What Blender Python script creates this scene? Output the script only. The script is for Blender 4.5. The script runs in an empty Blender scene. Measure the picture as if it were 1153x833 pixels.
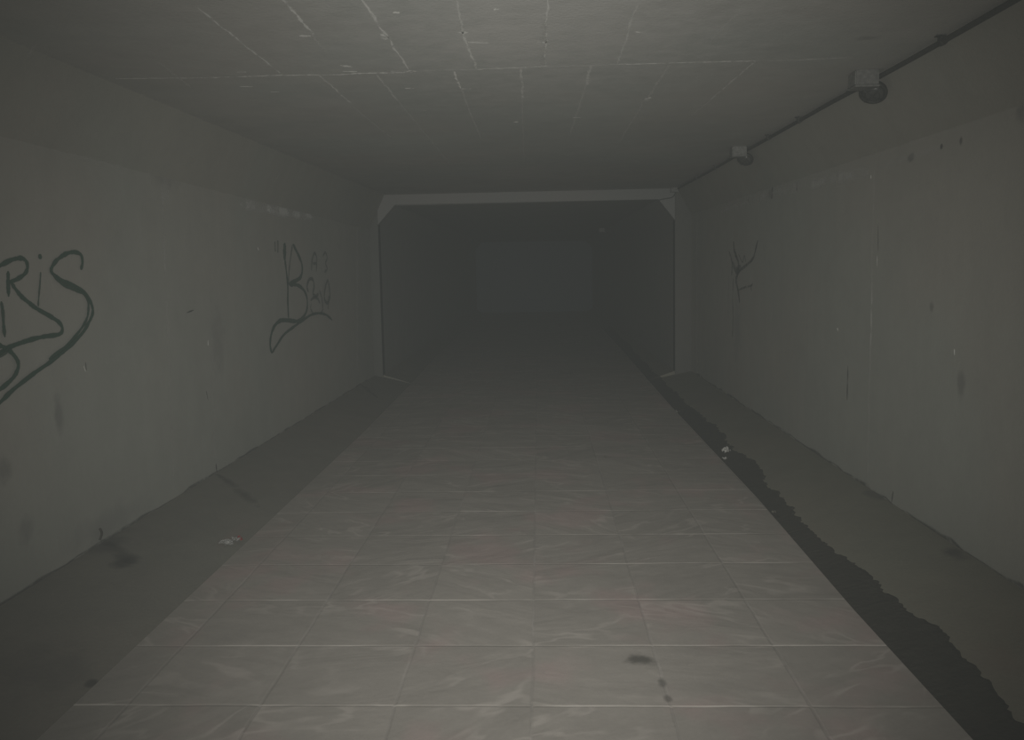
import bpy, bmesh, math, random
from mathutils import Vector, Matrix
random.seed(7)
sc = bpy.context.scene
C = sc.collection

# ------------------------------------------------------------------ camera
F, CX, CY, H = 850.0, 576.5, 372.0, 1.55
W0, H0 = 1153.0, 833.0
t = Vector(((607 - CX) / F, (CY - 300) / F, -1)).normalized()
r = .016
s = (t.x + r * t.y) / (-t.z)
X = Vector((1, r, s)).normalized()
Z = X.cross(t)
M = Matrix((X, t, Z))                      # camera space -> world
ORI = Vector((0, 0, H))
cam = bpy.data.cameras.new('camera')
cam.sensor_width = 36
cam.sensor_fit = 'HORIZONTAL'
cam.lens = F / W0 * 36
cam.shift_y = (CY - H0 / 2) / W0
cam.clip_start = .02
co = bpy.data.objects.new('camera', cam)
C.objects.link(co)
co.matrix_world = Matrix.Translation(ORI) @ M.to_4x4()
sc.camera = co


def ray(p):
    return M @ Vector(((p[0] - CX) / F, -(p[1] - CY) / F, -1))


def hit(p, p0, n):
    """where the sight line of photo point p meets the plane through p0 with normal n"""
    d = ray(p); n = Vector(n); p0 = Vector(p0)
    return ORI + d * ((p0 - ORI).dot(n) / d.dot(n))


# ------------------------------------------------------------------ node helper
class NT:
    def __init__(self, name):
        self.m = bpy.data.materials.new(name)
        self.m.use_nodes = True
        self.t = self.m.node_tree
        self.b = self.t.nodes['Principled BSDF']
        self.out = self.t.nodes['Material Output']

    def n(self, kind, **kw):
        nd = self.t.nodes.new(kind)
        for k, v in kw.items():
            setattr(nd, k, v)
        return nd

    def put(self, sock, v):
        if isinstance(v, (int, float)):
            sock.default_value = v
        elif isinstance(v, (tuple, list, Vector)):
            v = tuple(v)
            if len(sock.default_value) == 4 and len(v) == 3:
                v = v + (1,)
            sock.default_value = v
        else:
            self.t.links.new(v, sock)

    def math(self, op, a, b=0.0, c=0.0, clamp=False):
        nd = self.n('ShaderNodeMath', operation=op, use_clamp=clamp)
        self.put(nd.inputs[0], a); self.put(nd.inputs[1], b); self.put(nd.inputs[2], c)
        return nd.outputs[0]

    def vmath(self, op, a, b=(0, 0, 0)):
        nd = self.n('ShaderNodeVectorMath', operation=op)
        self.put(nd.inputs[0], a); self.put(nd.inputs[1], b)
        return nd.outputs['Value'] if op in ('LENGTH', 'DOT_PRODUCT') else nd.outputs[0]

    def pos(self):
        return self.n('ShaderNodeNewGeometry').outputs['Position']

    def sep(self, v):
        nd = self.n('ShaderNodeSeparateXYZ'); self.put(nd.inputs[0], v)
        return nd.outputs

    def comb(self, a, b, c):
        nd = self.n('ShaderNodeCombineXYZ')
        self.put(nd.inputs[0], a); self.put(nd.inputs[1], b); self.put(nd.inputs[2], c)
        return nd.outputs[0]

    def noise(self, v, scale, detail=4, rough=.55, dist=0.0, col=False):
        nd = self.n('ShaderNodeTexNoise')
        self.put(nd.inputs['Vector'], v)
        nd.inputs['Scale'].default_value = scale
        nd.inputs['Detail'].default_value = detail
        nd.inputs['Roughness'].default_value = rough
        nd.inputs['Distortion'].default_value = dist
        return nd.outputs['Color' if col else 'Fac']

    def map(self, v, a, b, c=0.0, d=1.0, smooth=True):
        nd = self.n('ShaderNodeMapRange')
        nd.interpolation_type = 'SMOOTHSTEP' if smooth else 'LINEAR'
        self.put(nd.inputs[0], v)
        for i, x in enumerate((a, b, c, d)):
            self.put(nd.inputs[i + 1], x)
        return nd.outputs[0]

    def mix(self, f, a, b, mode='MIX'):
        nd = self.n('ShaderNodeMix', data_type='RGBA', blend_type=mode)
        self.put(nd.inputs[0], f); self.put(nd.inputs[6], a); self.put(nd.inputs[7], b)
        return nd.outputs[2]

    def bump(self, h, strength, dist):
        nd = self.n('ShaderNodeBump')
        nd.inputs['Strength'].default_value = strength
        nd.inputs['Distance'].default_value = dist
        self.put(nd.inputs['Height'], h)
        self.t.links.new(nd.outputs[0], self.b.inputs['Normal'])

    def blob(self, p, c, rad, soft=1.0, jag=.35):
        """mask of a stain with a ragged edge: 1 in the middle, 0 outside"""
        q = self.vmath('DIVIDE', self.vmath('SUBTRACT', p, tuple(c)), tuple(rad))
        L = self.vmath('LENGTH', q)
        L = self.math('ADD', L, self.math('MULTIPLY', self.math('SUBTRACT', self.noise(p, 9, 5), .5), jag * 4))
        return self.map(L, 1.0, 1.0 - soft)


def concrete(name, base, var=.12, streak=0.0, stains=(), rough=.85, bump=.25, tone=None):
    k = NT(name)
    p = k.pos()
    base = Vector(base)
    n1 = k.noise(p, .9, 5, .6)
    n2 = k.noise(p, 5.5, 6, .6)
    n3 = k.noise(p, 60, 3, .6)
    v = k.math('ADD', k.math('MULTIPLY', k.math('SUBTRACT', n1, .5), var * 2.2),
               k.math('MULTIPLY', k.math('SUBTRACT', n2, .5), var * 1.6))
    v = k.math('ADD', v, k.math('MULTIPLY', k.math('SUBTRACT', n3, .5), var * .8))
    if streak:
        q = k.vmath('MULTIPLY', p, (7, 7, .55))
        v = k.math('ADD', v, k.math('MULTIPLY', k.math('SUBTRACT', k.noise(q, 1.0, 5, .6), .5), streak * 2))
    col = k.mix(1.0, k.comb(*[k.math('ADD', 1.0, v)] * 3), tuple(base), 'MULTIPLY')
    # slow drift between a warmer and a greener grey
    h = k.map(k.noise(p, .6, 2), .35, .65)
    col = k.mix(h, k.mix(1.0, col, (1.03, 1.0, .97), 'MULTIPLY'), k.mix(1.0, col, (.97, 1.0, .98), 'MULTIPLY'))
    for (c, rad, colr, amt, soft) in stains:
        col = k.mix(k.math('MULTIPLY', k.blob(p, c, rad, soft), amt), col, colr)
    k.put(k.b.inputs['Base Color'], col)
    k.put(k.b.inputs['Roughness'], rough)
    k.b.inputs['Specular IOR Level'].default_value = .25
    k.bump(k.math('ADD', k.math('MULTIPLY', n2, .7), k.math('MULTIPLY', n3, .35)), bump, .012)
    return k.m


def overlay(name, colr, gain=1.0, thr=(.35, .6), nscale=14, rough=.8):
    """thin coat (paint, lime, burr) whose cover comes from the 'cover' attribute times noise"""
    k = NT(name)
    p = k.pos()
    a = k.n('ShaderNodeAttribute', attribute_name='cover').outputs['Fac']
    n = k.map(k.noise(p, nscale, 5, .6), thr[0], thr[1])
    al = k.math('MULTIPLY', k.math('MULTIPLY', a, n), gain, clamp=True)
    k.put(k.b.inputs['Base Color'], colr)
    k.put(k.b.inputs['Roughness'], rough)
    k.b.inputs['Specular IOR Level'].default_value = .2
    k.put(k.b.inputs['Alpha'], al)
    return k.m


def plain(name, colr, rough=.6, metal=0.0, var=.2, spec=.4):
    k = NT(name)
    p = k.pos()
    n = k.map(k.noise(p, 45, 4), .3, .7, 1 - var, 1 + var)
    k.put(k.b.inputs['Base Color'], k.mix(1.0, k.comb(n, n, n), tuple(colr), 'MULTIPLY'))
    k.put(k.b.inputs['Roughness'], rough); k.put(k.b.inputs['Metallic'], metal)
    k.b.inputs['Specular IOR Level'].default_value = spec
    return k.m


# ------------------------------------------------------------------ mesh helpers
def link(name, bm, mats, parent=None, smooth=False, loc=None):
    me = bpy.data.meshes.new(name)
    if smooth:
        for f in bm.faces:
            f.smooth = True
    bm.to_mesh(me); bm.free()
    for m in (mats if isinstance(mats, (list, tuple)) else [mats]):
        me.materials.append(m)
    o = bpy.data.objects.new(name, me)
    C.objects.link(o)
    if parent:
        o.parent = parent
    if loc is not None:
        o.location = loc
    return o


def struct(o):
    o['kind'] = 'structure'
    return o


def tag(o, label, cat, group=None, kind=None):
    o['label'] = label; o['category'] = cat
    if group: o['group'] = group
    if kind: o['kind'] = kind
    return o


def empty(name, loc):
    o = bpy.data.objects.new(name, None)
    o.empty_display_size = .1
    C.objects.link(o); o.location = loc
    return o


def sweep(bm, stations, mat=0):
    """solid whose closed cross-section (list of x,z) changes from station to station along y"""
    rings = [[bm.verts.new((x, y, z)) for x, z in prof] for y, prof in stations]
    n = len(rings[0])
    for a, b in zip(rings, rings[1:]):
        for i in range(n):
            f = bm.faces.new((a[i], a[(i + 1) % n], b[(i + 1) % n], b[i])); f.material_index = mat
    for rg in (rings[0], rings[-1]):
        f = bm.faces.new(rg); f.material_index = mat
    bmesh.ops.recalc_face_normals(bm, faces=bm.faces)


def box(bm, a, b, mat=0):
    g = bmesh.ops.create_cube(bm, size=1)
    c = [(a[i] + b[i]) / 2 for i in range(3)]; d = [abs(b[i] - a[i]) for i in range(3)]
    for v in g['verts']:
        v.co = Vector([c[i] + v.co[i] * d[i] for i in range(3)])
    for f in {f for v in g['verts'] for f in v.link_faces}:
        f.material_index = mat


def catmull(pts, k=6):
    if len(pts) < 3:
        return [Vector(p) for p in pts]
    P = [Vector(p) for p in pts]
    P = [P[0] * 2 - P[1]] + P + [P[-1] * 2 - P[-2]]
    out = []
    for i in range(1, len(P) - 2):
        for j in range(k):
            u = j / k
            out.append(.5 * ((2 * P[i]) + (P[i + 1] - P[i - 1]) * u
                             + (2 * P[i - 1] - 5 * P[i] + 4 * P[i + 1] - P[i + 2]) * u * u
                             + (3 * P[i] - P[i - 1] - 3 * P[i + 1] + P[i + 2]) * u ** 3))
    out.append(P[-2])
    return out


def ribbon(bm, pts, n, w, mat=0, cover=1.0, fade=.35, wob=0.0, ends=True, lift=.0015, wvar=.12):
    """painted or trowelled stroke lying on a surface of normal n"""
    lay = bm.verts.layers.float.get('cover') or bm.verts.layers.float.new('cover')
    n = Vector(n).normalized()
    rows = []
    N = len(pts)
    ph = random.random() * 9
    for i, p in enumerate(pts):
        d = (pts[min(i + 1, N - 1)] - pts[max(i - 1, 0)])
        if d.length < 1e-9: d = Vector((0, 0, 1))
        d.normalize()
        sd = d.cross(n).normalized()
        ww = w * (1 + wvar * math.sin(i * .7 + ph) + wvar * random.uniform(-1, 1)) / 2
        if ends and N > 3:
            e = min(i, N - 1 - i)
            ww *= min(1, .45 + e * .28)
        off = sd * random.uniform(-1, 1) * wob
        c = cover if not callable(cover) else cover(i / max(1, N - 1))
        row = []
        for q, a in ((-1, 0), (-1 + fade, 1), (0, 1), (1 - fade, 1), (1, 0)):
            v = bm.verts.new(p + off + sd * ww * q + n * lift)
            v[lay] = a * c
            row.append(v)
        rows.append(row)
    for a, b in zip(rows, rows[1:]):
        for j in range(4):
            f = bm.faces.new((a[j], a[j + 1], b[j + 1], b[j])); f.material_index = mat


def subdiv(a, b, k):
    a, b = Vector(a), Vector(b)
    return [a.lerp(b, i / k) for i in range(k + 1)]


def tube(bm, pts, rad, seg=10, caps=True, mat=0):
    pts = [Vector(p) for p in pts]
    rings = []
    for i, p in enumerate(pts):
        d = (pts[min(i + 1, len(pts) - 1)] - pts[max(i - 1, 0)]).normalized()
        up = Vector((0, 0, 1)) if abs(d.z) < .9 else Vector((1, 0, 0))
        a = d.cross(up).normalized(); b = d.cross(a).normalized()
        rings.append([bm.verts.new(p + (a * math.cos(q) + b * math.sin(q)) * rad)
                      for q in [2 * math.pi * j / seg for j in range(seg)]])
    for r0, r1 in zip(rings, rings[1:]):
        for j in range(seg):
            bm.faces.new((r0[j], r0[(j + 1) % seg], r1[(j + 1) % seg], r1[j])).material_index = mat
    if caps:
        for rg in (rings[0], rings[-1]):
            bm.faces.new(rg).material_index = mat


def lathe(bm, prof, seg=32, mat=0):
    """profile (radius, height) turned about local z"""
    rings = []
    for (rr, h) in prof:
        if rr < 1e-6:
            rings.append([bm.verts.new((0, 0, h))])
        else:
            rings.append([bm.verts.new((rr * math.cos(2 * math.pi * j / seg), rr * math.sin(2 * math.pi * j / seg), h))
                          for j in range(seg)])
    for a, b in zip(rings, rings[1:]):
        for j in range(seg):
            k = (j + 1) % seg
            if len(a) == 1 and len(b) > 1: bm.faces.new((a[0], b[j], b[k]))
            elif len(b) == 1 and len(a) > 1: bm.faces.new((a[j], a[k], b[0]))
            elif len(a) > 1: bm.faces.new((a[j], a[k], b[k], b[j]))


# ------------------------------------------------------------------ place data (metres; y runs down the underpass)
YP = 10.25      # the step where the passage narrows
YE = 26.0       # end wall
YB = -3.0
ZC = 2.55       # ceiling of the near bay
ZC2 = 2.41      # ceiling of the far bay


def lerp(a, b, u): return a + (b - a) * u
def xl(y): return lerp(-2.415, -2.30, (y - 3) / 6.2)        # left wall
def zl(y): return lerp(2.185, 2.10, (y - 3) / 6.2)          # foot of the left haunch
def cl(y): return lerp(-2.235, -2.09, (y - 3) / 6.2)        # left edge of the ceiling
def xr(y): return lerp(2.097, 2.055, (y - 3) / 5.0)
ZR = 2.205
def cr(y): return 1.845


FL = [(-3, -1.71), (3, -1.71), (7, -1.705), (10.25, -1.76), (13.4, -1.85), (26, -1.95)]
FR = [(-3, 1.375), (3.3, 1.377), (4.9, 1.415), (8.4, 1.42), (10.25, 1.445), (13.6, 1.49), (26, 1.60)]


def interp(T, y):
    for (a, u), (b, v) in zip(T, T[1:]):
        if y <= b: return lerp(u, v, (y - a) / (b - a))
    return T[-1][1]


XL2, XR2 = -2.17, 1.82    # walls of the far bay
STY = [-3, 0, 3, 3.3, 4.9, 7, 8.4, 9.4, YP]
STY2 = [YP, 11.5, 13.5, 16, 20, YE]
NL = Vector((1, -(xl(9) - xl(3)) / 6, 0)).normalized()
NR = Vector((-1, (xr(9) - xr(3)) / 6, 0)).normalized()


def on_left(p): return hit(p, (xl(5), 5, 1), NL)
def on_right(p): return hit(p, (xr(5), 5, 1), NR)
def on_ceiling(p): return hit(p, (0, 0, ZC), (0, 0, 1))
def on_floor(p, z=0.0): return hit(p, (0, 0, z), (0, 0, 1))


# ------------------------------------------------------------------ materials
def hole(p, rr, colr, amt=.8, soft=.5): return (tuple(p), rr, colr, amt, soft)


dark = (.05, .05, .047)
mid = (.16, .155, .14)
pale = (.62, .62, .59)
WALL = (.30, .298, .272)
left_stains = [
    hole(on_left((66, 470)), (.4, .05, .13), (.16, .16, .15), .6, .8),
    hole(on_left((30, 600)), (.4, .07, .10), (.16, .16, .15), .5, .9),
    hole(on_left((3, 530)), (.4, .08, .08), (.17, .165, .15), .6, .9),
    hole(on_left((246, 189)), (.4, .06, .03), dark, .8, .5),
    hole(on_left((185, 200)), (.4, .22, .10), (.19, .185, .17), .6, .9),
    hole(on_left((245, 385)), (.4, .16, .35), (.22, .215, .20), .6, .9),
    hole(on_left((120, 590)), (.4, .5, .12), (.22, .22, .205), .6, .9),
]
right_stains = [
    hole(on_right((1150, 125)), (.4, .05, .06), (.16, .155, .145), .55, .9),
    hole(on_right((1082, 435)), (.4, .05, .10), (.16, .16, .15), .6, .8),
    hole(on_right((1049, 345)), (.4, .03, .04), (.14, .14, .13), .6, .8),
    hole(on_right((1060, 165)), (.4, .02, .02), dark, .8, .6),
    hole(on_right((1082, 158)), (.4, .02, .03), dark, .7, .6),
    hole(on_right((1025, 178)), (.4, .05, .03), (.12, .12, .11), .7, .7),
    hole(on_right((868, 218)), (.4, .10, .06), (.14, .14, .13), .6, .7),
    hole(on_right((830, 370)), (.4, .18, .5), (.21, .21, .20), .6, .9),
]
M_wl = concrete('left_wall_concrete', WALL, .10, .05, left_stains)
M_wr = concrete('right_wall_concrete', WALL, .10, .05, right_stains)
M_hl = concrete('haunch_concrete', (.262, .260, .232), .12, .02)
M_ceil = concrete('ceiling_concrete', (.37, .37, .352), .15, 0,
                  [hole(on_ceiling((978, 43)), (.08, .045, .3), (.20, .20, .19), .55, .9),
                   hole((.05, 3.2, ZC), (1.35, 2.0, .5), (.47, .465, .44), .8, 1.0),  # whitish lime mottling, its broad shape also painting in light falling off towards the edges
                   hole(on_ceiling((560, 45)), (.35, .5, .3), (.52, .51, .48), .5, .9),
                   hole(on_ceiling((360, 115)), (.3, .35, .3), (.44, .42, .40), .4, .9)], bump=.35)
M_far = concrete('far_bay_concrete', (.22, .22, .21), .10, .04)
M_end = concrete('end_wall_paint', (.10, .125, .15), .05, 0)
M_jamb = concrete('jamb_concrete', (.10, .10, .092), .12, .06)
M_beam = concrete('beam_concrete', (.19, .19, .186), .05, 0)
M_sl = concrete('left_verge_concrete', (.178, .170, .148), .16, 0,
                [hole(on_floor((142, 632), .06), (.09, .12, .3), (.07, .068, .06), .9, .8),
                 hole(on_floor((103, 762), .0), (.03, .04, .3), (.05, .045, .04), .9, .6),
                 hole(on_floor((120, 612), .09), (.12, .3, .3), (.10, .098, .09), .8, .9),
                 hole(on_floor((262, 600), .01), (.06, .3, .3), (.22, .17, .155), .4, .9),
                 hole(on_floor((50, 760), .0), (.3, .25, .3), (.12, .112, .10), .7, .9)], bump=.4)
M_sr = concrete('right_verge_concrete', (.180, .174, .143), .14, 0,
                [hole(on_floor((1075, 625), .08), (.06, .12, .3), (.09, .088, .08), .9, .8),
                 hole(on_floor((985, 560), .08), (.06, .2, .3), (.12, .118, .105), .8, .8),
                 hole(on_floor((1130, 740), .05), (.12, .2, .3), (.19, .16, .13), .6, .9)], bump=.4)

# floor: square stamped slabs with uneven joints, light caught on the cross edges painted in
k = NT('stamped_floor_tiles')
p = k.pos()
wn = k.noise(p, 3.0, 4, .6, 0, True)
pw = k.vmath('ADD', p, k.vmath('MULTIPLY', k.vmath('SUBTRACT', wn, (.5, .5, .5)), (.02, .014, 0)))
sx = k.sep(pw)
U = k.math('DIVIDE', k.math('ADD', sx[0], .05), .487)
V = k.math('DIVIDE', k.math('SUBTRACT', sx[1], 2.552), .4275)
du = k.math('MULTIPLY', k.math('ABSOLUTE', k.math('SUBTRACT', k.math('FRACT', k.math('ADD', U, .5)), .5)), .487)
dv = k.math('MULTIPLY', k.math('ABSOLUTE', k.math('SUBTRACT', k.math('FRACT', k.math('ADD', V, .5)), .5)), .4275)
lu = k.map(du, .009, .002)
lv = k.map(dv, .0075, .003)
cell = k.comb(k.math('FLOOR', U), k.math('FLOOR', V), 0)
wnz = k.n('ShaderNodeTexWhiteNoise', noise_dimensions='3D'); k.put(wnz.inputs['Vector'], cell)
tv = wnz.outputs['Value']
# riven stone relief: slanting ridges, different on every slab
cs = k.vmath('ADD', p, k.vmath('MULTIPLY', wnz.outputs['Color'], (7, 7, 7)))
rot = k.n('ShaderNodeVectorRotate', rotation_type='Z_AXIS'); k.put(rot.inputs['Vector'], cs)
k.put(rot.inputs['Angle'], k.math('MULTIPLY', k.math('SUBTRACT', tv, .5), 1.6))
st = k.vmath('MULTIPLY', rot.outputs[0], (1.9, 5.0, 1))
rn = k.noise(st, .9, 3, .5, .35)
ridge = k.map(k.math('ABSOLUTE', k.math('SUBTRACT', rn, .5)), .035, .0)
n1 = k.noise(p, 1.1, 4); n2 = k.noise(p, 7, 6, .65); n3 = k.noise(p, 70, 3)
val = k.math('ADD', k.math('MULTIPLY', k.math('SUBTRACT', n1, .5), .28), k.math('MULTIPLY', k.math('SUBTRACT', n2, .5), .30))
val = k.math('ADD', val, k.math('MULTIPLY', k.math('SUBTRACT', tv, .5), .10))
val = k.math('ADD', val, k.math('MULTIPLY', k.math('SUBTRACT', n3, .5), .12))
g = k.math('ADD', 1.0, val)
pink = k.map(k.noise(p, 1.7, 3), .50, .66)
bc = k.mix(pink, (.285, .266, .240), (.325, .268, .250))
col = k.mix(1.0, k.comb(g, g, g), bc, 'MULTIPLY')
rmask = k.math('MULTIPLY', ridge, k.map(k.noise(p, 2.6, 3), .42, .62))
col = k.mix(k.math('MULTIPLY', rmask, .32), col, (.52, .48, .44))
jn = k.map(k.noise(k.vmath('MULTIPLY', p, (1.6, 6, 1)), 1.1, 4, .6), .42, .64)
col = k.mix(k.math('MULTIPLY', lu, .18), col, (.17, .16, .15))
col = k.mix(k.math('MULTIPLY', k.math('MULTIPLY', lu, k.map(k.noise(p, 2.0, 3), .48, .62)), .25), col, (.46, .43, .40))
col = k.mix(k.math('MULTIPLY', k.math('MULTIPLY', lv, jn), .62), col, (.66, .62, .57))  # pale colour imitates light caught on the edges of the cross joints
for c_, rr, cc, am in ((on_floor((721, 742)), (.066, .066, .3), (.05, .048, .04), .75),
                       (on_floor((745, 768)), (.022, .05, .3), (.10, .095, .085), .7),
                       (on_floor((752, 786)), (.02, .03, .3), (.11, .10, .09), .7)):
    col = k.mix(k.math('MULTIPLY', k.blob(p, c_, rr, .7, .5), am), col, cc)
k.put(k.b.inputs['Base Color'], col)
k.put(k.b.inputs['Roughness'], .72)
k.b.inputs['Specular IOR Level'].default_value = .3
hgt = k.math('ADD', k.math('MULTIPLY', rn, 2.0), k.math('MULTIPLY', n2, .5))
hgt = k.math('SUBTRACT', hgt, k.math('MULTIPLY', k.math('MAXIMUM', lu, lv), .35))
k.bump(hgt, .26, .018)
M_floor = k.m

M_lime = overlay('lime_burr', (.80, .80, .76), 1.0, (.28, .54), 16)
M_limesoft = overlay('lime_wash', (.56, .56, .53), .6, (.35, .65), 7)
M_crack = overlay('dark_joint', (.06, .06, .055), .8, (.3, .55), 6)
M_paint = overlay('green_spray_paint', (.022, .066, .040), .93, (.05, .3), 22, .55)
M_paint_thin = overlay('thin_green_spray_paint', (.035, .065, .050), .8, (.1, .5), 14, .6)
M_paint_dark = overlay('dark_spray_paint', (.05, .058, .052), .8, (.2, .55), 14, .6)

# ------------------------------------------------------------------ floor
bm = bmesh.new()
ys = sorted(set([y for y, _ in FL] + [y for y, _ in FR]))
sweep(bm, [(y, [(interp(FL, y), 0), (interp(FR, y), 0), (interp(FR, y), -.16), (interp(FL, y), -.16)]) for y in ys])
struct(link('floor', bm, M_floor))


# sloping verges between the paving and the walls
def verge_z(side, y, x):
    if side < 0:
        a = interp(FL, y); b = xl(y) if y <= YP else XL2
    else:
        a = interp(FR, y); b = xr(y) if y <= YP else XR2
    u = max(0, min(1, (x - a) / (b - a)))
    return -.035 + .135 * u ** .9


def verge(side, name, mat):
    bm = bmesh.new()
    st = []
    T = FL if side < 0 else FR
    for y in sorted(set([y for y, _ in T] + [YP - .001, YP + .001, 1.5, 6])):
        a = interp(T, y)
        b = (xl(y) if side < 0 else xr(y)) if y < YP else (XL2 if side < 0 else XR2)
        pr = [(lerp(a, b, u), verge_z(side, y, lerp(a, b, u))) for u in (0, .15, .35, .6, .8, 1)]
        pr += [(b, -.16), (a, -.16)]
        st.append((y, pr))
    sweep(bm, st)
    return bm


M_crackv = M_crack
bm = verge(-1, 'trim', None)
lay = bm.verts.layers.float.new('cover')
for (pa, pb, w) in (((245, 535), (292, 575), .07), ((120, 612), (150, 650), .08), ((405, 433), (425, 452), .06)):
    A = on_floor(pa, .09); B = on_floor(pb, -.02)
    pts = subdiv(A, B, 10)
    pts = [Vector((q.x, q.y, verge_z(-1, q.y, q.x))) for q in pts]
    ribbon(bm, pts, (.25, 0, 1), w * 1.5, 1, .35, .8, .006, lift=.004)
struct(link('trim_1', bm, [M_sl, M_crack]))
bm = verge(1, 'trim', None)
struct(link('trim_2', bm, M_sr))

# ------------------------------------------------------------------ left wall
T = .25
bm = bmesh.new()
sweep(bm, [(y, [(xl(y), -.16), (xl(y), zl(y)), (cl(y), ZC), (xl(y) - T, ZC), (xl(y) - T, -.16)]) for y in STY])
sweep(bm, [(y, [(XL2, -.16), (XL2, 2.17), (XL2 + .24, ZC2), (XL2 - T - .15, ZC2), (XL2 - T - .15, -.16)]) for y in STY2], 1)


def wob_line(a, b, k, amp):
    pts = subdiv(a, b, k)
    x = 0
    for q in pts:
        x = x * .7 + random.uniform(-amp, amp)
        q.y += x
    return pts


for f in bm.faces:
    c = f.calc_center_median()
    if f.material_index == 0 and c.y < YP and 2.13 < c.z < 2.54 and c.x > xl(c.y) + .01: f.material_index = 5
# pour joints of the wall
A = on_left((182, 205)); B = on_left((196, 555))
ribbon(bm, wob_line(A, B, 50, .003), NL, .03, 3, lambda u: .8 if u < .3 else .45, .7)
A = on_left((239, 370)); B = on_left((241, 520))
ribbon(bm, wob_line(A, B, 30, .003), NL, .05, 3, .35, .8)
A = on_left((402, 245)); B = on_left((402, 420))
ribbon(bm, wob_line(A, B, 30, .003), NL, .04, 2, .35, .6)
A = on_left((417, 236)); B = on_left((417, 415))
# lime runs along the foot of the haunch
for a, b, w, cv in (((270, 229), (352, 244), .12, 1.4), ((300, 236), (350, 245), .09, 1.6), ((60, 166), (150, 190), .05, .35),
                    ((186, 200), (186, 225), .12, .4)):
    ribbon(bm, wob_line(on_left(a), on_left(b), 24, .004), NL, w, 3, cv, .7, lift=.002)
for (a, b, w) in (((96, 408), (97, 417), .012), ((243, 522), (244, 532), .02), ((210, 352), (218, 349), .012),
                  ((232, 440), (234, 450), .01)):
    ribbon(bm, subdiv(on_left(a), on_left(b), 6), NL, w, 4, .9, .4)
for (a, b, w) in (((234, 383), (234, 389), .014), ((290, 278), (291, 282), .02), ((94, 412), (96, 418), .008), ((211, 128), (212, 133), .02)):
    ribbon(bm, subdiv(on_left(a), on_left(b), 6), NL, w, 2, 1, .5)
# foot crease: dirt where the wall meets the verge
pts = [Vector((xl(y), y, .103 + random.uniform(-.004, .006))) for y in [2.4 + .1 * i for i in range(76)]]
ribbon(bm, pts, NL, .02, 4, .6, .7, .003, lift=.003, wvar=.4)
# faint scars on the haunch
NH = Vector((zl(5) - ZC, 0, cl(5) - xl(5)))
NH = Vector((abs(NH.x), 0, -abs(NH.z))).normalized()
hp = (xl(6), 6, zl(6))
ribbon(bm, wob_line(hit((322, 176), hp, NH), hit((308, 205), hp, NH), 14, .006), NH, .035, 3, .55, .7, lift=.012)
ribbon(bm, wob_line(hit((36, 48), hp, NH), hit((24, 68), hp, NH), 14, .004), NH, .03, 3, .4, .7, lift=.02)
struct(link('wall_left', bm, [M_wl, M_far, M_lime, M_limesoft, M_crack, M_hl]))

# ------------------------------------------------------------------ right wall
bm = bmesh.new()
sweep(bm, [(y, [(xr(y), -.16), (xr(y), ZR), (cr(y), ZC), (xr(y) + T, ZC), (xr(y) + T, -.16)]) for y in STY])
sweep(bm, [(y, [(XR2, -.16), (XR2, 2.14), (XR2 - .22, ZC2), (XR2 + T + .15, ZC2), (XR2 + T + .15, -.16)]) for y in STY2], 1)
for f in bm.faces:
    c = f.calc_center_median()
    if f.material_index == 0 and c.y < YP and 2.21 < c.z < 2.54 and c.x < xr(c.y) - .01: f.material_index = 5
A = on_right((985, 185)); B = on_right((977, 540))
ribbon(bm, wob_line(A, B, 60, .003), NR, .022, 2, lambda u: .12 + .4 * math.exp(-((u - .48) / .10) ** 2), .6)
A = on_right((785, 240)); B = on_right((785, 425))
ribbon(bm, wob_line(A, B, 30, .003), NR, .05, 2, .3, .6)
for a, b, w, cv in (((875, 215), (930, 203), .11, 1.1), ((925, 203), (980, 193), .10, .8), ((812, 238), (876, 215), .08, .8),
                    ((985, 190), (1060, 165), .05, .35)):
    ribbon(bm, wob_line(on_right(a), on_right(b), 24, .004), NR, w, 3, cv, .7, lift=.002)
for (a, b, w) in (((943, 369), (944, 373), .02), ((1075, 393), (1075, 400), .012), ((981, 197), (981, 201), .016), ((988, 288), (988, 300), .008)):
    ribbon(bm, subdiv(on_right(a), on_right(b), 6), NR, w, 2, 1, .5)
for (a, b, w) in (((989, 250), (989, 284), .012), ((870, 210), (869, 224), .05), ((898, 205), (897, 215), .04), ((843, 222), (843, 228), .03),
                  ((1006, 553), (1004, 566), .02), ((955, 412), (954, 450), .03)):
    ribbon(bm, subdiv(on_right(a), on_right(b), 8), NR, w, 4, .55, .6)
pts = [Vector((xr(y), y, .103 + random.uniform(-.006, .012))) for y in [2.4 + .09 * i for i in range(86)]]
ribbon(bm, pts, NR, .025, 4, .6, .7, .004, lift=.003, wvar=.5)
struct(link('wall_right', bm, [M_wr, M_far, M_lime, M_limesoft, M_crack, M_hl]))

# ------------------------------------------------------------------ ceiling
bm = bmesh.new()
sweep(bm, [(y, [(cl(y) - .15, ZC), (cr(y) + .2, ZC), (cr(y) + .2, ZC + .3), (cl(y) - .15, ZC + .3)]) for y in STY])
fb = bmesh.new()
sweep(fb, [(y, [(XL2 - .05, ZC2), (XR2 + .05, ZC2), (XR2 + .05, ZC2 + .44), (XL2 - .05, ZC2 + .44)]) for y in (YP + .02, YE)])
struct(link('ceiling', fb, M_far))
DN = (0, 0, -1)


def cline(a, b, w, cv, mat=1, wob=.003, seg=40):
    A, B = on_ceiling(a), on_ceiling(b)
    pts = subdiv(A, B, seg)
    x = 0
    d = (B - A).normalized(); sd = d.cross(Vector((0, 0, 1)))
    for q in pts:
        x = x * .75 + random.uniform(-wob, wob)
        q += sd * x
    ribbon(bm, pts, DN, w, mat, cv, .45, lift=.002, wvar=.35)


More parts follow.
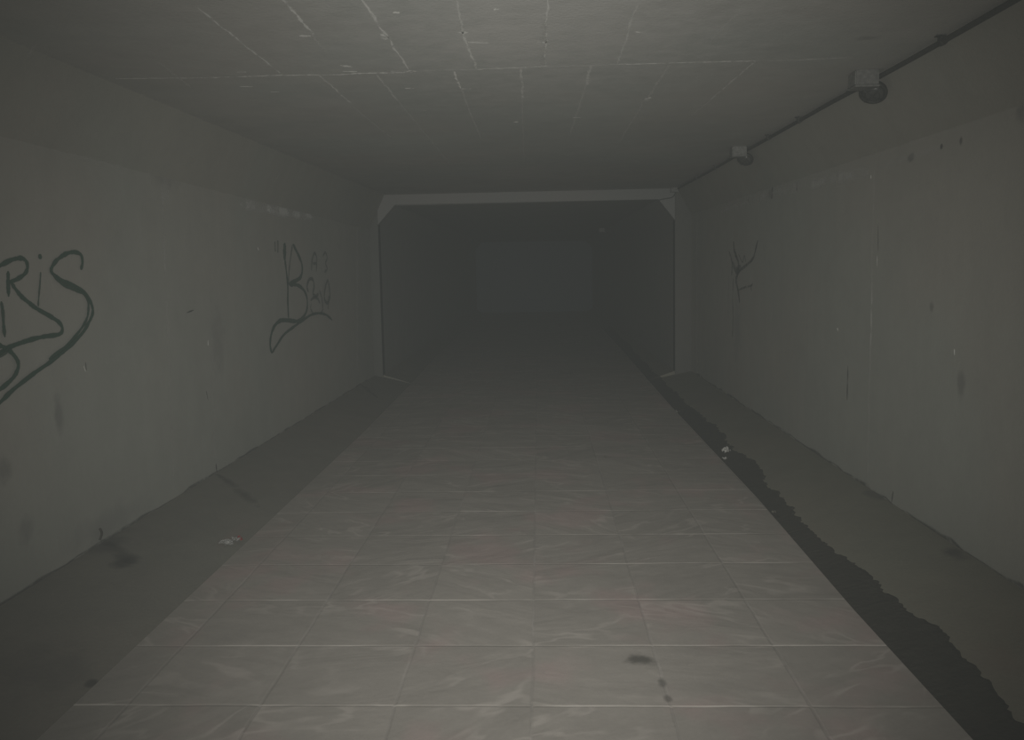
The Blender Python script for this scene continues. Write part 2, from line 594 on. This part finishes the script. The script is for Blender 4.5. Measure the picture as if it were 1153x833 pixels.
# cross joint between slabs
cline((130, 88), (240, 87), .018, .85); cline((235, 87), (320, 84), .022, 1.0)
cline((318, 84.5), (400, 83), .018, 1.0); cline((395, 82.5), (468, 80.5), .026, 1.1)
cline((440, 80), (470, 80), .035, 1.0, seg=10)
cline((460, 80), (560, 77), .012, .6); cline((535, 78), (616, 74), .022, .8); cline((600, 75), (705, 72), .012, .6)
cline((690, 72), (760, 70.5), .018, .9); cline((750, 70.5), (852, 68), .020, .9)
cline((845, 68), (905, 67), .012, .5); cline((900, 67), (958, 64), .018, .7)
# board lines of the first slab
cline((223, 8), (318, 84), .011, .75); cline((316, -6), (352, 38), .014, .8); cline((350, 36), (368, 60), .01, .3)
cline((407, -2), (460, 78), .014, .8)
cline((514, -2), (523, 40), .010, .6); cline((521, 36), (537, 77), .014, .8)
cline((616.5, -2), (614.5, 72), .009, .7); cline((612, 20), (612, 74), .03, .35, 2)
cline((718, 5), (695, 71), .010, .5); cline((835, 10), (800, 45), .012, .2)
# board lines of the second slab
cline((360, 84), (395, 116), .012, .7); cline((398, 120), (440, 155), .010, .35)
cline((423, 83), (448, 113), .014, .65); cline((448, 113), (505, 182), .010, .35)
cline((511, 80), (519, 99), .014, .9); cline((519, 99), (541, 155), .012, .4)
cline((586.5, 77), (589, 110), .016, .65); cline((588, 110), (590, 180), .012, .3)
cline((665, 74), (660, 95), .018, .6); cline((660, 95), (642, 150), .014, .35)
cline((754, 72), (726, 115), .014, .4); cline((726, 112), (698, 158), .012, .3)
cline((851, 68), (800, 112), .012, .6); cline((800, 112), (778, 130), .012, .3)
cline((180, 70), (215, 98), .014, .3)
# blobs of spilled lime
for a, b, w in (((267, 80.5), (277, 80.5), .02), ((456, 99), (466, 99), .022), ((519, 99.5), (531, 99.5), .02),
                ((520, 35), (524, 37), .04), ((527, 47), (550, 48), .012), ((337, 40), (350, 40), .02), ((443, 13), (450, 14), .02),
                ((556, 10), (562, 10), .02), ((605, 47), (616, 47), .03), ((474, 124), (480, 124), .02), ((578, 137), (584, 137), .03),
                ((645, 132), (654, 132), .02), ((383, 73), (397, 75), .022), ((386, 80), (402, 80), .02), ((725, 113), (732, 109), .03),
                ((270, 97), (285, 97), .016), ((305, 103), (314, 103), .014), ((716, 35), (724, 37), .012), ((430, 38), (436, 44), .03)):
    cline(a, b, w * 1.3, 1.0, 1, .001, 8)
# third joint
cline((428, 184), (600, 183), .03, .35); cline((600, 183), (745, 181), .02, .25)
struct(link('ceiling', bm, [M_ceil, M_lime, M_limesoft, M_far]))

# ------------------------------------------------------------------ portal: jambs, beam face and corner gussets
bm = bmesh.new()
# jambs: left and right returns
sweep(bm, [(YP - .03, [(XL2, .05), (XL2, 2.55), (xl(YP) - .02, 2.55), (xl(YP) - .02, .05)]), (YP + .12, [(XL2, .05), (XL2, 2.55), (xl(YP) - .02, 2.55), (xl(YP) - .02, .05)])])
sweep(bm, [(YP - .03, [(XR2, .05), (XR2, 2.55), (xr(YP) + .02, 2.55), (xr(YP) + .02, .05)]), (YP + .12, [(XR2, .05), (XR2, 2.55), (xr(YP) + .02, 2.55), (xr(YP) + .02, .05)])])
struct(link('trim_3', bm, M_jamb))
bm = bmesh.new()
prof = [(XL2 + .005, 2.549), (XL2 + .005, 2.155), (XL2 + .245, 2.415), (1.60, 2.410), (XR2 - .005, 2.135), (XR2 - .005, 2.549)]
sweep(bm, [(YP - .045, prof), (YP + .10, prof)])
lay = bm.verts.layers.float.new('cover')
struct(link('trim_4', bm, [M_beam]))

# ------------------------------------------------------------------ end wall
bm = bmesh.new()
box(bm, (XL2 - .2, YE, -.16), (XR2 + .2, YE + .3, 2.8))
box(bm, (-2.02, YE - .10, -.04), (-1.70, YE, ZC2))
struct(link('wall_back', bm, M_end))

# ------------------------------------------------------------------ graffiti
def graffiti(name, strokes, onw, n, mats, label, WT=1.2):
    bm = bmesh.new()
    P0 = onw(strokes[0][0][0])
    for k_, (pts, w, cv, mi) in enumerate(strokes):
        P = catmull([onw(q) for q in pts], 7)
        ribbon(bm, P, n, w * WT, mi, cv, .35, lift=.0025 + .0012 * k_)
    for v in bm.verts: v.co -= P0
    o = link(name, bm, mats, loc=P0)
    tag(o, label, 'graffiti')
    return o


def cr2(s, ox, oy, pts): return [(ox + a / s, oy + b / s) for a, b in pts]


q = lambda *pts: cr2(4.16, 0, 260, pts)
g1 = [
    (q((36, 188), (36, 240), (38, 308)), .022, 1, 0),
    (q((-70, 205), (-25, 172), (0, 160), (55, 134), (100, 128), (122, 148), (124, 180), (108, 205), (78, 225), (42, 240)), .021, 1, 0),
    (q((45, 240), (90, 300), (130, 335), (170, 365), (240, 405), (276, 432), (288, 460), (272, 484), (200, 495), (130, 512), (50, 540), (0, 568), (-60, 610)), .022, 1, 0),
    (q((180, 108), (182, 120), (183, 132)), .024, 1, 0),
    (q((184, 192), (180, 250), (174, 320), (172, 356)), .012, .8, 0),
    (q((371, 182), (379, 150), (372, 112), (340, 99), (300, 108), (262, 134), (238, 165), (234, 192), (262, 220), (310, 243), (360, 268),
       (398, 300), (422, 345), (427, 385), (408, 430), (375, 482), (310, 548), (230, 612), (150, 668), (60, 738), (0, 795), (-50, 845)), .022, 1, 0),
    (q((238, 195), (262, 230), (300, 258), (345, 277), (385, 295), (404, 330), (405, 380), (392, 425), (355, 480), (300, 540), (220, 600)), .018, .9, 0),
    (q((-6, 330), (2, 375), (6, 440), (12, 498)), .020, .9, 0),
    (q((-60, 520), (-10, 538), (30, 558), (66, 600), (74, 635), (55, 680), (10, 725), (-50, 765)), .022, 1, 0),
    (q((-60, 595), (0, 580), (30, 545)), .018, .8, 0),
]
graffiti('graffiti', g1, on_left, NL, [M_paint], 'large green sprayed letters RiS with a long looping tail at the left edge')
q = lambda *pts: cr2(4.625, 280, 240, pts)
g2 = [
    (q((187, 155), (186, 200), (186, 245)), .062, 1, 0),
    (q((186, 235), (194, 300), (202, 380), (202, 460), (206, 552)), .034, .85, 0),
    (q((226, 160), (216, 230), (208, 300), (205, 368)), .030, .6, 1),
    (q((228, 162), (252, 210), (272, 258), (276, 300), (266, 335), (236, 355), (206, 370)), .036, 1, 0),
    (q((208, 372), (248, 374), (280, 396), (300, 440), (300, 500), (282, 540), (250, 562), (200, 558), (160, 560), (128, 592), (112, 640), (108, 690), (116, 728)), .032, 1, 0),
    (q((116, 728), (140, 690), (180, 632), (230, 592), (275, 560), (320, 530), (360, 521), (395, 527), (420, 545), (430, 556)), .024, .9, 0),
    (q((131, 148), (134, 200)), .023, .7, 1), (q((146, 142), (146, 205)), .023, .7, 1),
    (q((305, 410), (298, 380), (310, 345), (328, 345), (335, 380), (330, 420), (345, 432), (358, 420)), .030, .8, 1),
    (q((320, 300), (324, 245), (336, 208), (348, 235), (346, 305)), .027, .7, 1),
    (q((328, 262), (346, 262)), .023, .6, 1),
    (q((378, 225), (392, 205), (402, 235), (392, 260), (402, 290), (386, 308)), .027, .6, 1),
    (q((360, 400), (372, 440), (378, 500), (368, 524)), .030, .7, 1),
    (q((404, 345), (392, 380), (385, 440), (400, 468), (414, 440), (412, 390), (404, 345)), .034, .8, 1),
    (q((312, 455), (330, 440), (350, 445), (362, 470)), .027, .7, 1),
    (q((408, 430), (404, 500)), .027, .6, 1), (q((315, 470), (312, 500), (325, 520)), .023, .6, 1),
]
graffiti('graffiti', g2, on_left, NL, [M_paint, M_paint_thin], 'smaller dark green sprayed tag starting with a tall B, near the narrowing of the passage', 1.35)
q = lambda *pts: cr2(3.33, 700, 190, pts)
g3 = [
    (q((420, 272), (424, 310), (438, 350), (436, 390), (430, 420), (438, 460), (443, 502)), .045, .9, 0),
    (q((512, 268), (504, 300), (494, 335), (470, 360), (445, 382), (428, 410)), .030, .85, 0),
    (q((404, 310), (415, 350), (414, 400)), .040, .7, 0),
    (q((440, 320), (455, 350), (462, 325), (468, 350)), .016, .7, 0),
    (q((440, 455), (462, 445), (488, 438), (494, 428)), .020, .8, 0), (q((488, 440), (490, 458)), .018, .8, 0),
    (q((418, 350), (432, 380), (450, 368), (430, 392)), .06, .6, 0),
    (q((422, 410), (420, 480), (421, 560), (419, 632)), .035, .45, 0),
    (q((406, 400), (404, 500), (404, 560)), .012, .3, 0),
]
graffiti('graffiti', g3, on_right, NR, [M_paint_dark], 'small dark forked scribble with a drip on the right wall')

# ------------------------------------------------------------------ wet silt in the right gutter
M_silt = NT('wet_silt')
k = M_silt; p = k.pos()
nn = k.noise(p, 12, 5)
k.put(k.b.inputs['Base Color'], k.mix(nn, (.034, .032, .027), (.062, .058, .047)))
k.put(k.b.inputs['Roughness'], .8)
k.b.inputs['Specular IOR Level'].default_value = .15
k.bump(k.noise(p, 40, 4), .5, .01)
bm = bmesh.new()
edge_px = [(1260, 905), (1153, 812), (1120, 780), (1086, 748), (1060, 716), (1034, 699), (1005, 672), (982, 650), (955, 633), (935, 616), (919, 606), (895, 580),
           (875, 556), (857, 541), (853, 522), (838, 514), (824, 507), (810, 489), (797, 478), (786, 464), (774, 458), (764, 447), (748, 430),
           (730, 415), (712, 395), (698, 380), (688, 370)]
E = [on_floor(a, -.005) for a in edge_px]
Ed = []
for a, b in zip(E, E[1:]):
    kk = max(2, int((b - a).length / .015)); kk = min(kk, 60)
    for i in range(kk): Ed.append(a.lerp(b, i / kk))
rows = []
w1 = w2 = 0
for e in Ed:
    y = e.y
    w1 = w1 * .9 + random.gauss(0, .006); w2 = w2 * .3 + random.gauss(0, .003)
    x0 = interp(FR, y) - .0
    x1 = max(x0 + .03, e.x + w1 + w2)
    if y > 10: x1 = min(x1, x0 + .2)
    row = []
    for u in (0, .5, .92, 1.0):
        x = lerp(x0 + .001, x1, u)
        z = verge_z(1, y, x) + (.006 if u < 1 else .0015) + random.uniform(0, .0015) * (u < 1)
        row.append(bm.verts.new((x, y, z)))
    for u in (1.0, 0):
        x = lerp(x0 + .001, x1, u)
        row.append(bm.verts.new((x, y, verge_z(1, y, x) - .004)))
    rows.append(row)
for a, b in zip(rows, rows[1:]):
    for j in range(6):
        bm.faces.new((a[j], a[(j + 1) % 6], b[(j + 1) % 6], b[j]))
bm.faces.new(rows[0]); bm.faces.new(rows[-1])
bmesh.ops.recalc_face_normals(bm, faces=bm.faces)
o = link('wet_silt', bm, k.m)
tag(o, 'black wet silt with a ragged edge lying along the right gutter', 'silt', kind='stuff')

# ------------------------------------------------------------------ conduit in the right ceiling corner
M_pipe = plain('dark_conduit', (.045, .045, .040), .6)
M_box = plain('grey_box_plastic', (.14, .14, .13), .6)
M_black = plain('dark_lamp_housing', (.030, .030, .026), .5)
M_glass = NT('dusty_lamp_glass')
k = M_glass
k.put(k.b.inputs['Base Color'], (.05, .05, .045)); k.put(k.b.inputs['Roughness'], .35)
M_clip = plain('clip_metal', (.06, .06, .055), .5, .3)

root = empty('conduit', (1.822, 3.0, ZC - .027))
pts = []
RP = .013
y = -2.8
while y < YP - .06:
    pts.append((0 + .004 * math.sin(y * 1.9), y - 3.0, .004 - .006 * abs(math.sin(y * 1.3))))
    y += .2
bm = bmesh.new(); tube(bm, pts, RP, 10)
link('pipe', bm, M_pipe, root, True)
for yy in (1.1, 2.3, 3.55, 5.4, 6.1, 7.9, 8.8):
    bm = bmesh.new()
    c = Vector((.004 * math.sin(yy * 1.9), yy - 3.0, .004 - .006 * abs(math.sin(yy * 1.3))))
    tube(bm, [c + Vector((0, -.014, 0)), c + Vector((0, .014, 0))], RP + .005, 12)
    box(bm, (c.x - .03, c.y - .012, ZC - root.location.z - .008), (c.x + .012, c.y + .012, ZC - root.location.z - .003))
    box(bm, (c.x - .016, c.y - .012, c.z), (c.x - .008, c.y + .012, ZC - root.location.z - .004))
    link('clip', bm, M_clip, root)
tag(root, 'long dark electrical conduit running in the corner between ceiling and right wall', 'conduit')

# ------------------------------------------------------------------ bulkhead lamps hung on the conduit
hn = Vector((-(ZC - ZR), 0, -(xr(5) - cr(5)))).normalized()       # outward normal of the right haunch


def lamp_proto():
    root = empty('bulkhead_lamp', (0, 0, 0))
    bm = bmesh.new(); box(bm, (-.148, -.05, -.082), (-.024, .05, -.001))
    bmesh.ops.bevel(bm, geom=bm.edges[:], offset=.006, segments=2, affect='EDGES')
    link('junction_box', bm, M_box, root)
    bm = bmesh.new(); box(bm, (-.151, -.053, -.090), (-.021, .053, -.080))
    bmesh.ops.bevel(bm, geom=bm.edges[:], offset=.003, segments=1, affect='EDGES')
    link('box_lid', bm, M_box, root)
    # round lamp, local z is the haunch normal
    q = Vector((0, 0, 1)).rotation_difference(LN).to_matrix().to_4x4()
    def place(bm_):
        bmesh.ops.transform(bm_, matrix=Matrix.Translation(LC) @ q, verts=bm_.verts)
    bm = bmesh.new()
    lathe(bm, [(0, -.012), (.050, -.012), (.066, 0), (.071, .012), (.071, .024), (.066, .030), (.058, .030), (.056, .024), (.0, .024)])
    bmesh.ops.recalc_face_normals(bm, faces=bm.faces); place(bm)
    hous = link('housing', bm, M_black, root, True)
    bm = bmesh.new()
    lathe(bm, [(.055, .024), (.052, .034), (.042, .042), (.026, .047), (0, .049)])
    bmesh.ops.recalc_face_normals(bm, faces=bm.faces); place(bm)
    link('lamp_glass', bm, M_glass.m, root, True)
    bm = bmesh.new()
    for ang in (0, math.pi / 2):
        P = [Vector((math.cos(ang) * x, math.sin(ang) * x, .028 + .026 * math.sqrt(max(0, 1 - (x / .064) ** 2)))) for x in [-.064 + .128 * i / 16 for i in range(17)]]
        tube(bm, P, .0035, 6)
    P = [Vector((.038 * math.cos(a), .038 * math.sin(a), .049)) for a in [2 * math.pi * i / 24 for i in range(25)]]
    tube(bm, P, .003, 6, False)
    place(bm)
    link('guard', bm, M_black, root, True)
    bm = bmesh.new()
    tube(bm, catmull([(-.05, .03, -.055), (-.02, .05, -.060), LC + LN * -.02, LC + LN * .0], 6), .008, 8)
    link('bracket', bm, M_black, root, True)
    return root


def dup(root, loc):
    r_ = root.copy(); C.objects.link(r_); r_.location = loc
    for ch in root.children:
        c = ch.copy(); C.objects.link(c); c.parent = r_
    return r_


LN = Vector((-.40, -.50, -.76)).normalized()
LC = Vector((-.004, .06, -.086))
lamp = lamp_proto()
lb = on_ceiling((971, 76))
lamp.location = (cr(4) - .018, on_floor((0, 0)).y * 0 + 4.18, ZC)
tag(lamp, 'dark round bulkhead lamp with grey junction box, the nearest one at upper right', 'lamp', 'bulkhead lamps along the conduit')
l2 = dup(lamp, (cr(7) - .018, 6.72, ZC))
tag(l2, 'dark bulkhead lamp with grey box, second along the conduit, before the narrowing', 'lamp', 'bulkhead lamps along the conduit')
l3 = dup(lamp, (1.56, 17.8, ZC2))
tag(l3, 'tiny distant bulkhead lamp glinting on the ceiling of the dark far bay', 'lamp', 'bulkhead lamps along the conduit')

# little box and cable where the conduit meets the beam
root = empty('junction_box', (1.80, YP - .10, ZC))
bm = bmesh.new(); box(bm, (-.05, -.03, -.05), (.05, .03, 0)); bmesh.ops.bevel(bm, geom=bm.edges[:], offset=.005, segments=2, affect='EDGES')
link('box', bm, M_box, root)
bm = bmesh.new(); box(bm, (-.053, -.034, -.058), (.053, .033, -.048))
link('lid', bm, M_box, root)
tag(root, 'small grey junction box in the corner at the right end of the pale beam', 'junction box')
bm = bmesh.new()
P = [hit(a, (0, YP - .052, 0), (0, 1, 0)) for a in ((761, 212), (760.5, 217), (757, 222), (750, 223.5), (743, 225), (735, 228.5))]
P0 = P[0].copy()
tube(bm, [a - P0 for a in catmull(P, 5)], .007, 8)
o = link('cable', bm, M_pipe, smooth=True, loc=P0)
tag(o, 'short black cable looping over the right corner of the pale beam', 'cable')

# ------------------------------------------------------------------ litter
M_paper = plain('white_paper', (.40, .40, .38), .7)
M_red = plain('red_print', (.42, .07, .07), .6)
M_foil = plain('pale_foil', (.60, .60, .57), .4)
M_dirt = plain('dirt_crumb', (.06, .055, .045), .9)


def crumple(bm, w, h, d, n=7, mat=0, seed=1, mat2=None):
    rnd = random.Random(seed)
    vs = [[None] * (n + 1) for _ in range(n + 1)]
    for i in range(n + 1):
        for j in range(n + 1):
            vs[i][j] = bm.verts.new(((i / n - .5) * w + rnd.uniform(-1, 1) * w / n * .25, (j / n - .5) * h + rnd.uniform(-1, 1) * h / n * .25,
                                     d * (.25 + rnd.random() * .75)))
    for i in range(n):
        for j in range(n):
            f = bm.faces.new((vs[i][j], vs[i + 1][j], vs[i + 1][j + 1], vs[i][j + 1])); f.material_index = mat
            if mat2 is not None and i >= n * .55: f.material_index = mat2
    g = bmesh.ops.solidify(bm, geom=bm.faces[:], thickness=.002)


def solve(px, side, dz=0):
    P = on_floor(px, 0)
    for _ in range(12):
        P = on_floor(px, verge_z(side, P.y, P.x) + dz)
    return P


def on_verge(name, px, side, build, mats, label, cat, rz=0, group=None, dz=.001):
    P = solve(px, side, dz)
    bm = bmesh.new(); build(bm)
    o = link(name, bm, mats, loc=P)
    o.rotation_euler = (0, -side * .18, rz)
    tag(o, label, cat, group)
    return o


on_verge('crumpled_paper', (254.5, 614), -1, lambda b: crumple(b, .075, .050, .030, 6, 0, 3), [M_paper],
         'crumpled white scrap of paper on the left verge by the paving edge', 'litter', .3)
on_verge('torn_wrapper', (267, 610), -1, lambda b: crumple(b, .05, .05, .034, 6, 0, 5, 1), [M_paper, M_red],
         'torn red and white wrapper beside the paper scrap on the left verge', 'litter', .8)


def cup(b):
    crumple(b, .055, .055, .06, 6, 0, 9)


on_verge('crumpled_tissue', (818.5, 511), 1, cup, [M_foil], 'larger white crumpled scrap lying on the black silt at right', 'litter', .2, dz=.008)
on_verge('paper_scrap', (816.5, 518), 1, lambda b: crumple(b, .025, .035, .03, 4, 0, 11), [M_foil],
         'tiny white scrap just in front of the larger crumpled one on the silt', 'litter', .9, dz=.008)
on_verge('pebble', (762.5, 465), 1, lambda b: crumple(b, .045, .045, .035, 4, 0, 14), [plain('pale_stone', (.30, .30, .27), .8)],
         'small dull pale pebble at the edge of the silt, farther down the passage', 'pebble', .9, dz=.008)
on_verge('pebble', (871.5, 578), 1, lambda b: crumple(b, .02, .02, .018, 4, 0, 15), [plain('brown_stone', (.22, .21, .18), .8)],
         'smallest pebble in the silt near the middle of the right paving edge', 'pebble', .3, dz=.008)

# bent rod at the foot of the left wall
P = on_left((110, 607)); Q = on_left((109, 595))
P += NL * .012; Q += NL * .02
bm = bmesh.new()
tube(bm, catmull([Vector((0, 0, -.004)), (Q - P) * .5 + Vector((.004, .008, 0)), (Q - P) + Vector((.0, -.004, 0))], 5), .006, 8)
o = link('iron_stub', bm, M_dirt, smooth=True, loc=P)
tag(o, 'short dark iron stub sticking up where the left wall meets the verge', 'rod')

# ------------------------------------------------------------------ light: the torch beside the lens, and thin dust in the air
sc.world = bpy.data.worlds.new('world'); sc.world.use_nodes = True
sc.world.node_tree.nodes['Background'].inputs[0].default_value = (.5, .55, .6, 1)
sc.world.node_tree.nodes['Background'].inputs[1].default_value = .0012

ld = bpy.data.lights.new('torch', 'SPOT')
ld.spot_size = math.radians(150); ld.spot_blend = .2
ld.shadow_soft_size = .012
ld.energy = 1.0
ld.color = (1.0, .98, .93)
ld.use_nodes = True
nt = ld.node_tree
em = nt.nodes['Emission']
geo = nt.nodes.new('ShaderNodeTexCoord')
nz = nt.nodes.new('ShaderNodeVectorMath'); nz.operation = 'NORMALIZE'
sp = nt.nodes.new('ShaderNodeSeparateXYZ')
ab = nt.nodes.new('ShaderNodeMath'); ab.operation = 'ABSOLUTE'
pw_ = nt.nodes.new('ShaderNodeMath'); pw_.operation = 'POWER'; pw_.inputs[1].default_value = BEAM = 7.2
mu = nt.nodes.new('ShaderNodeMath'); mu.operation = 'MULTIPLY'; mu.inputs[1].default_value = 690.0
nt.links.new(geo.outputs['Normal'], nz.inputs[0]); nt.links.new(nz.outputs[0], sp.inputs[0])
nt.links.new(sp.outputs[2], ab.inputs[0]); nt.links.new(ab.outputs[0], pw_.inputs[0])
mr = nt.nodes.new('ShaderNodeMapRange'); mr.interpolation_type = 'SMOOTHSTEP'
mr.inputs[1].default_value = .66; mr.inputs[2].default_value = .93; mr.inputs[3].default_value = .02
m2 = nt.nodes.new('ShaderNodeMath'); m2.operation = 'MULTIPLY'
nt.links.new(ab.outputs[0], mr.inputs[0]); nt.links.new(mr.outputs[0], m2.inputs[0]); nt.links.new(pw_.outputs[0], m2.inputs[1])
nt.links.new(m2.outputs[0], mu.inputs[0]); nt.links.new(mu.outputs[0], em.inputs['Strength'])
lo = bpy.data.objects.new('torch', ld); C.objects.link(lo)
lo.matrix_world = Matrix.Translation(ORI + M @ Vector((-.015, .02, .11))) @ M.to_4x4() @ Matrix.Rotation(math.radians(-.7), 4, 'Y') @ Matrix.Rotation(math.radians(-2), 4, 'X')

bm = bmesh.new(); box(bm, (-3.2, -3.2, -.3), (3.2, YE + .5, 3.2))
hz = link('dusty_air', bm, [])
hm = bpy.data.materials.new('dusty_air'); hm.use_nodes = True
ht = hm.node_tree; ht.nodes.remove(ht.nodes['Principled BSDF'])
vs_ = ht.nodes.new('ShaderNodeVolumeScatter')
vs_.inputs['Color'].default_value = (.93, 1.0, .98, 1)
vs_.inputs['Density'].default_value = .00128
ht.links.new(vs_.outputs[0], ht.nodes['Material Output'].inputs['Volume'])
hz.data.materials.append(hm)
tag(hz, 'thin dusty haze filling the whole underpass', 'haze', kind='stuff')

# ------------------------------------------------------------------ output look
sc.view_settings.view_transform = 'Standard'
sc.view_settings.look = 'None'
sc.view_settings.gamma = 1
sc.view_settings.use_curve_mapping = False
sc.view_settings.exposure = 0
sc.cycles.use_denoising = True
sc.cycles.volume_bounces = 0
sc.cycles.max_bounces = 6
sc.cycles.transparent_max_bounces = 16
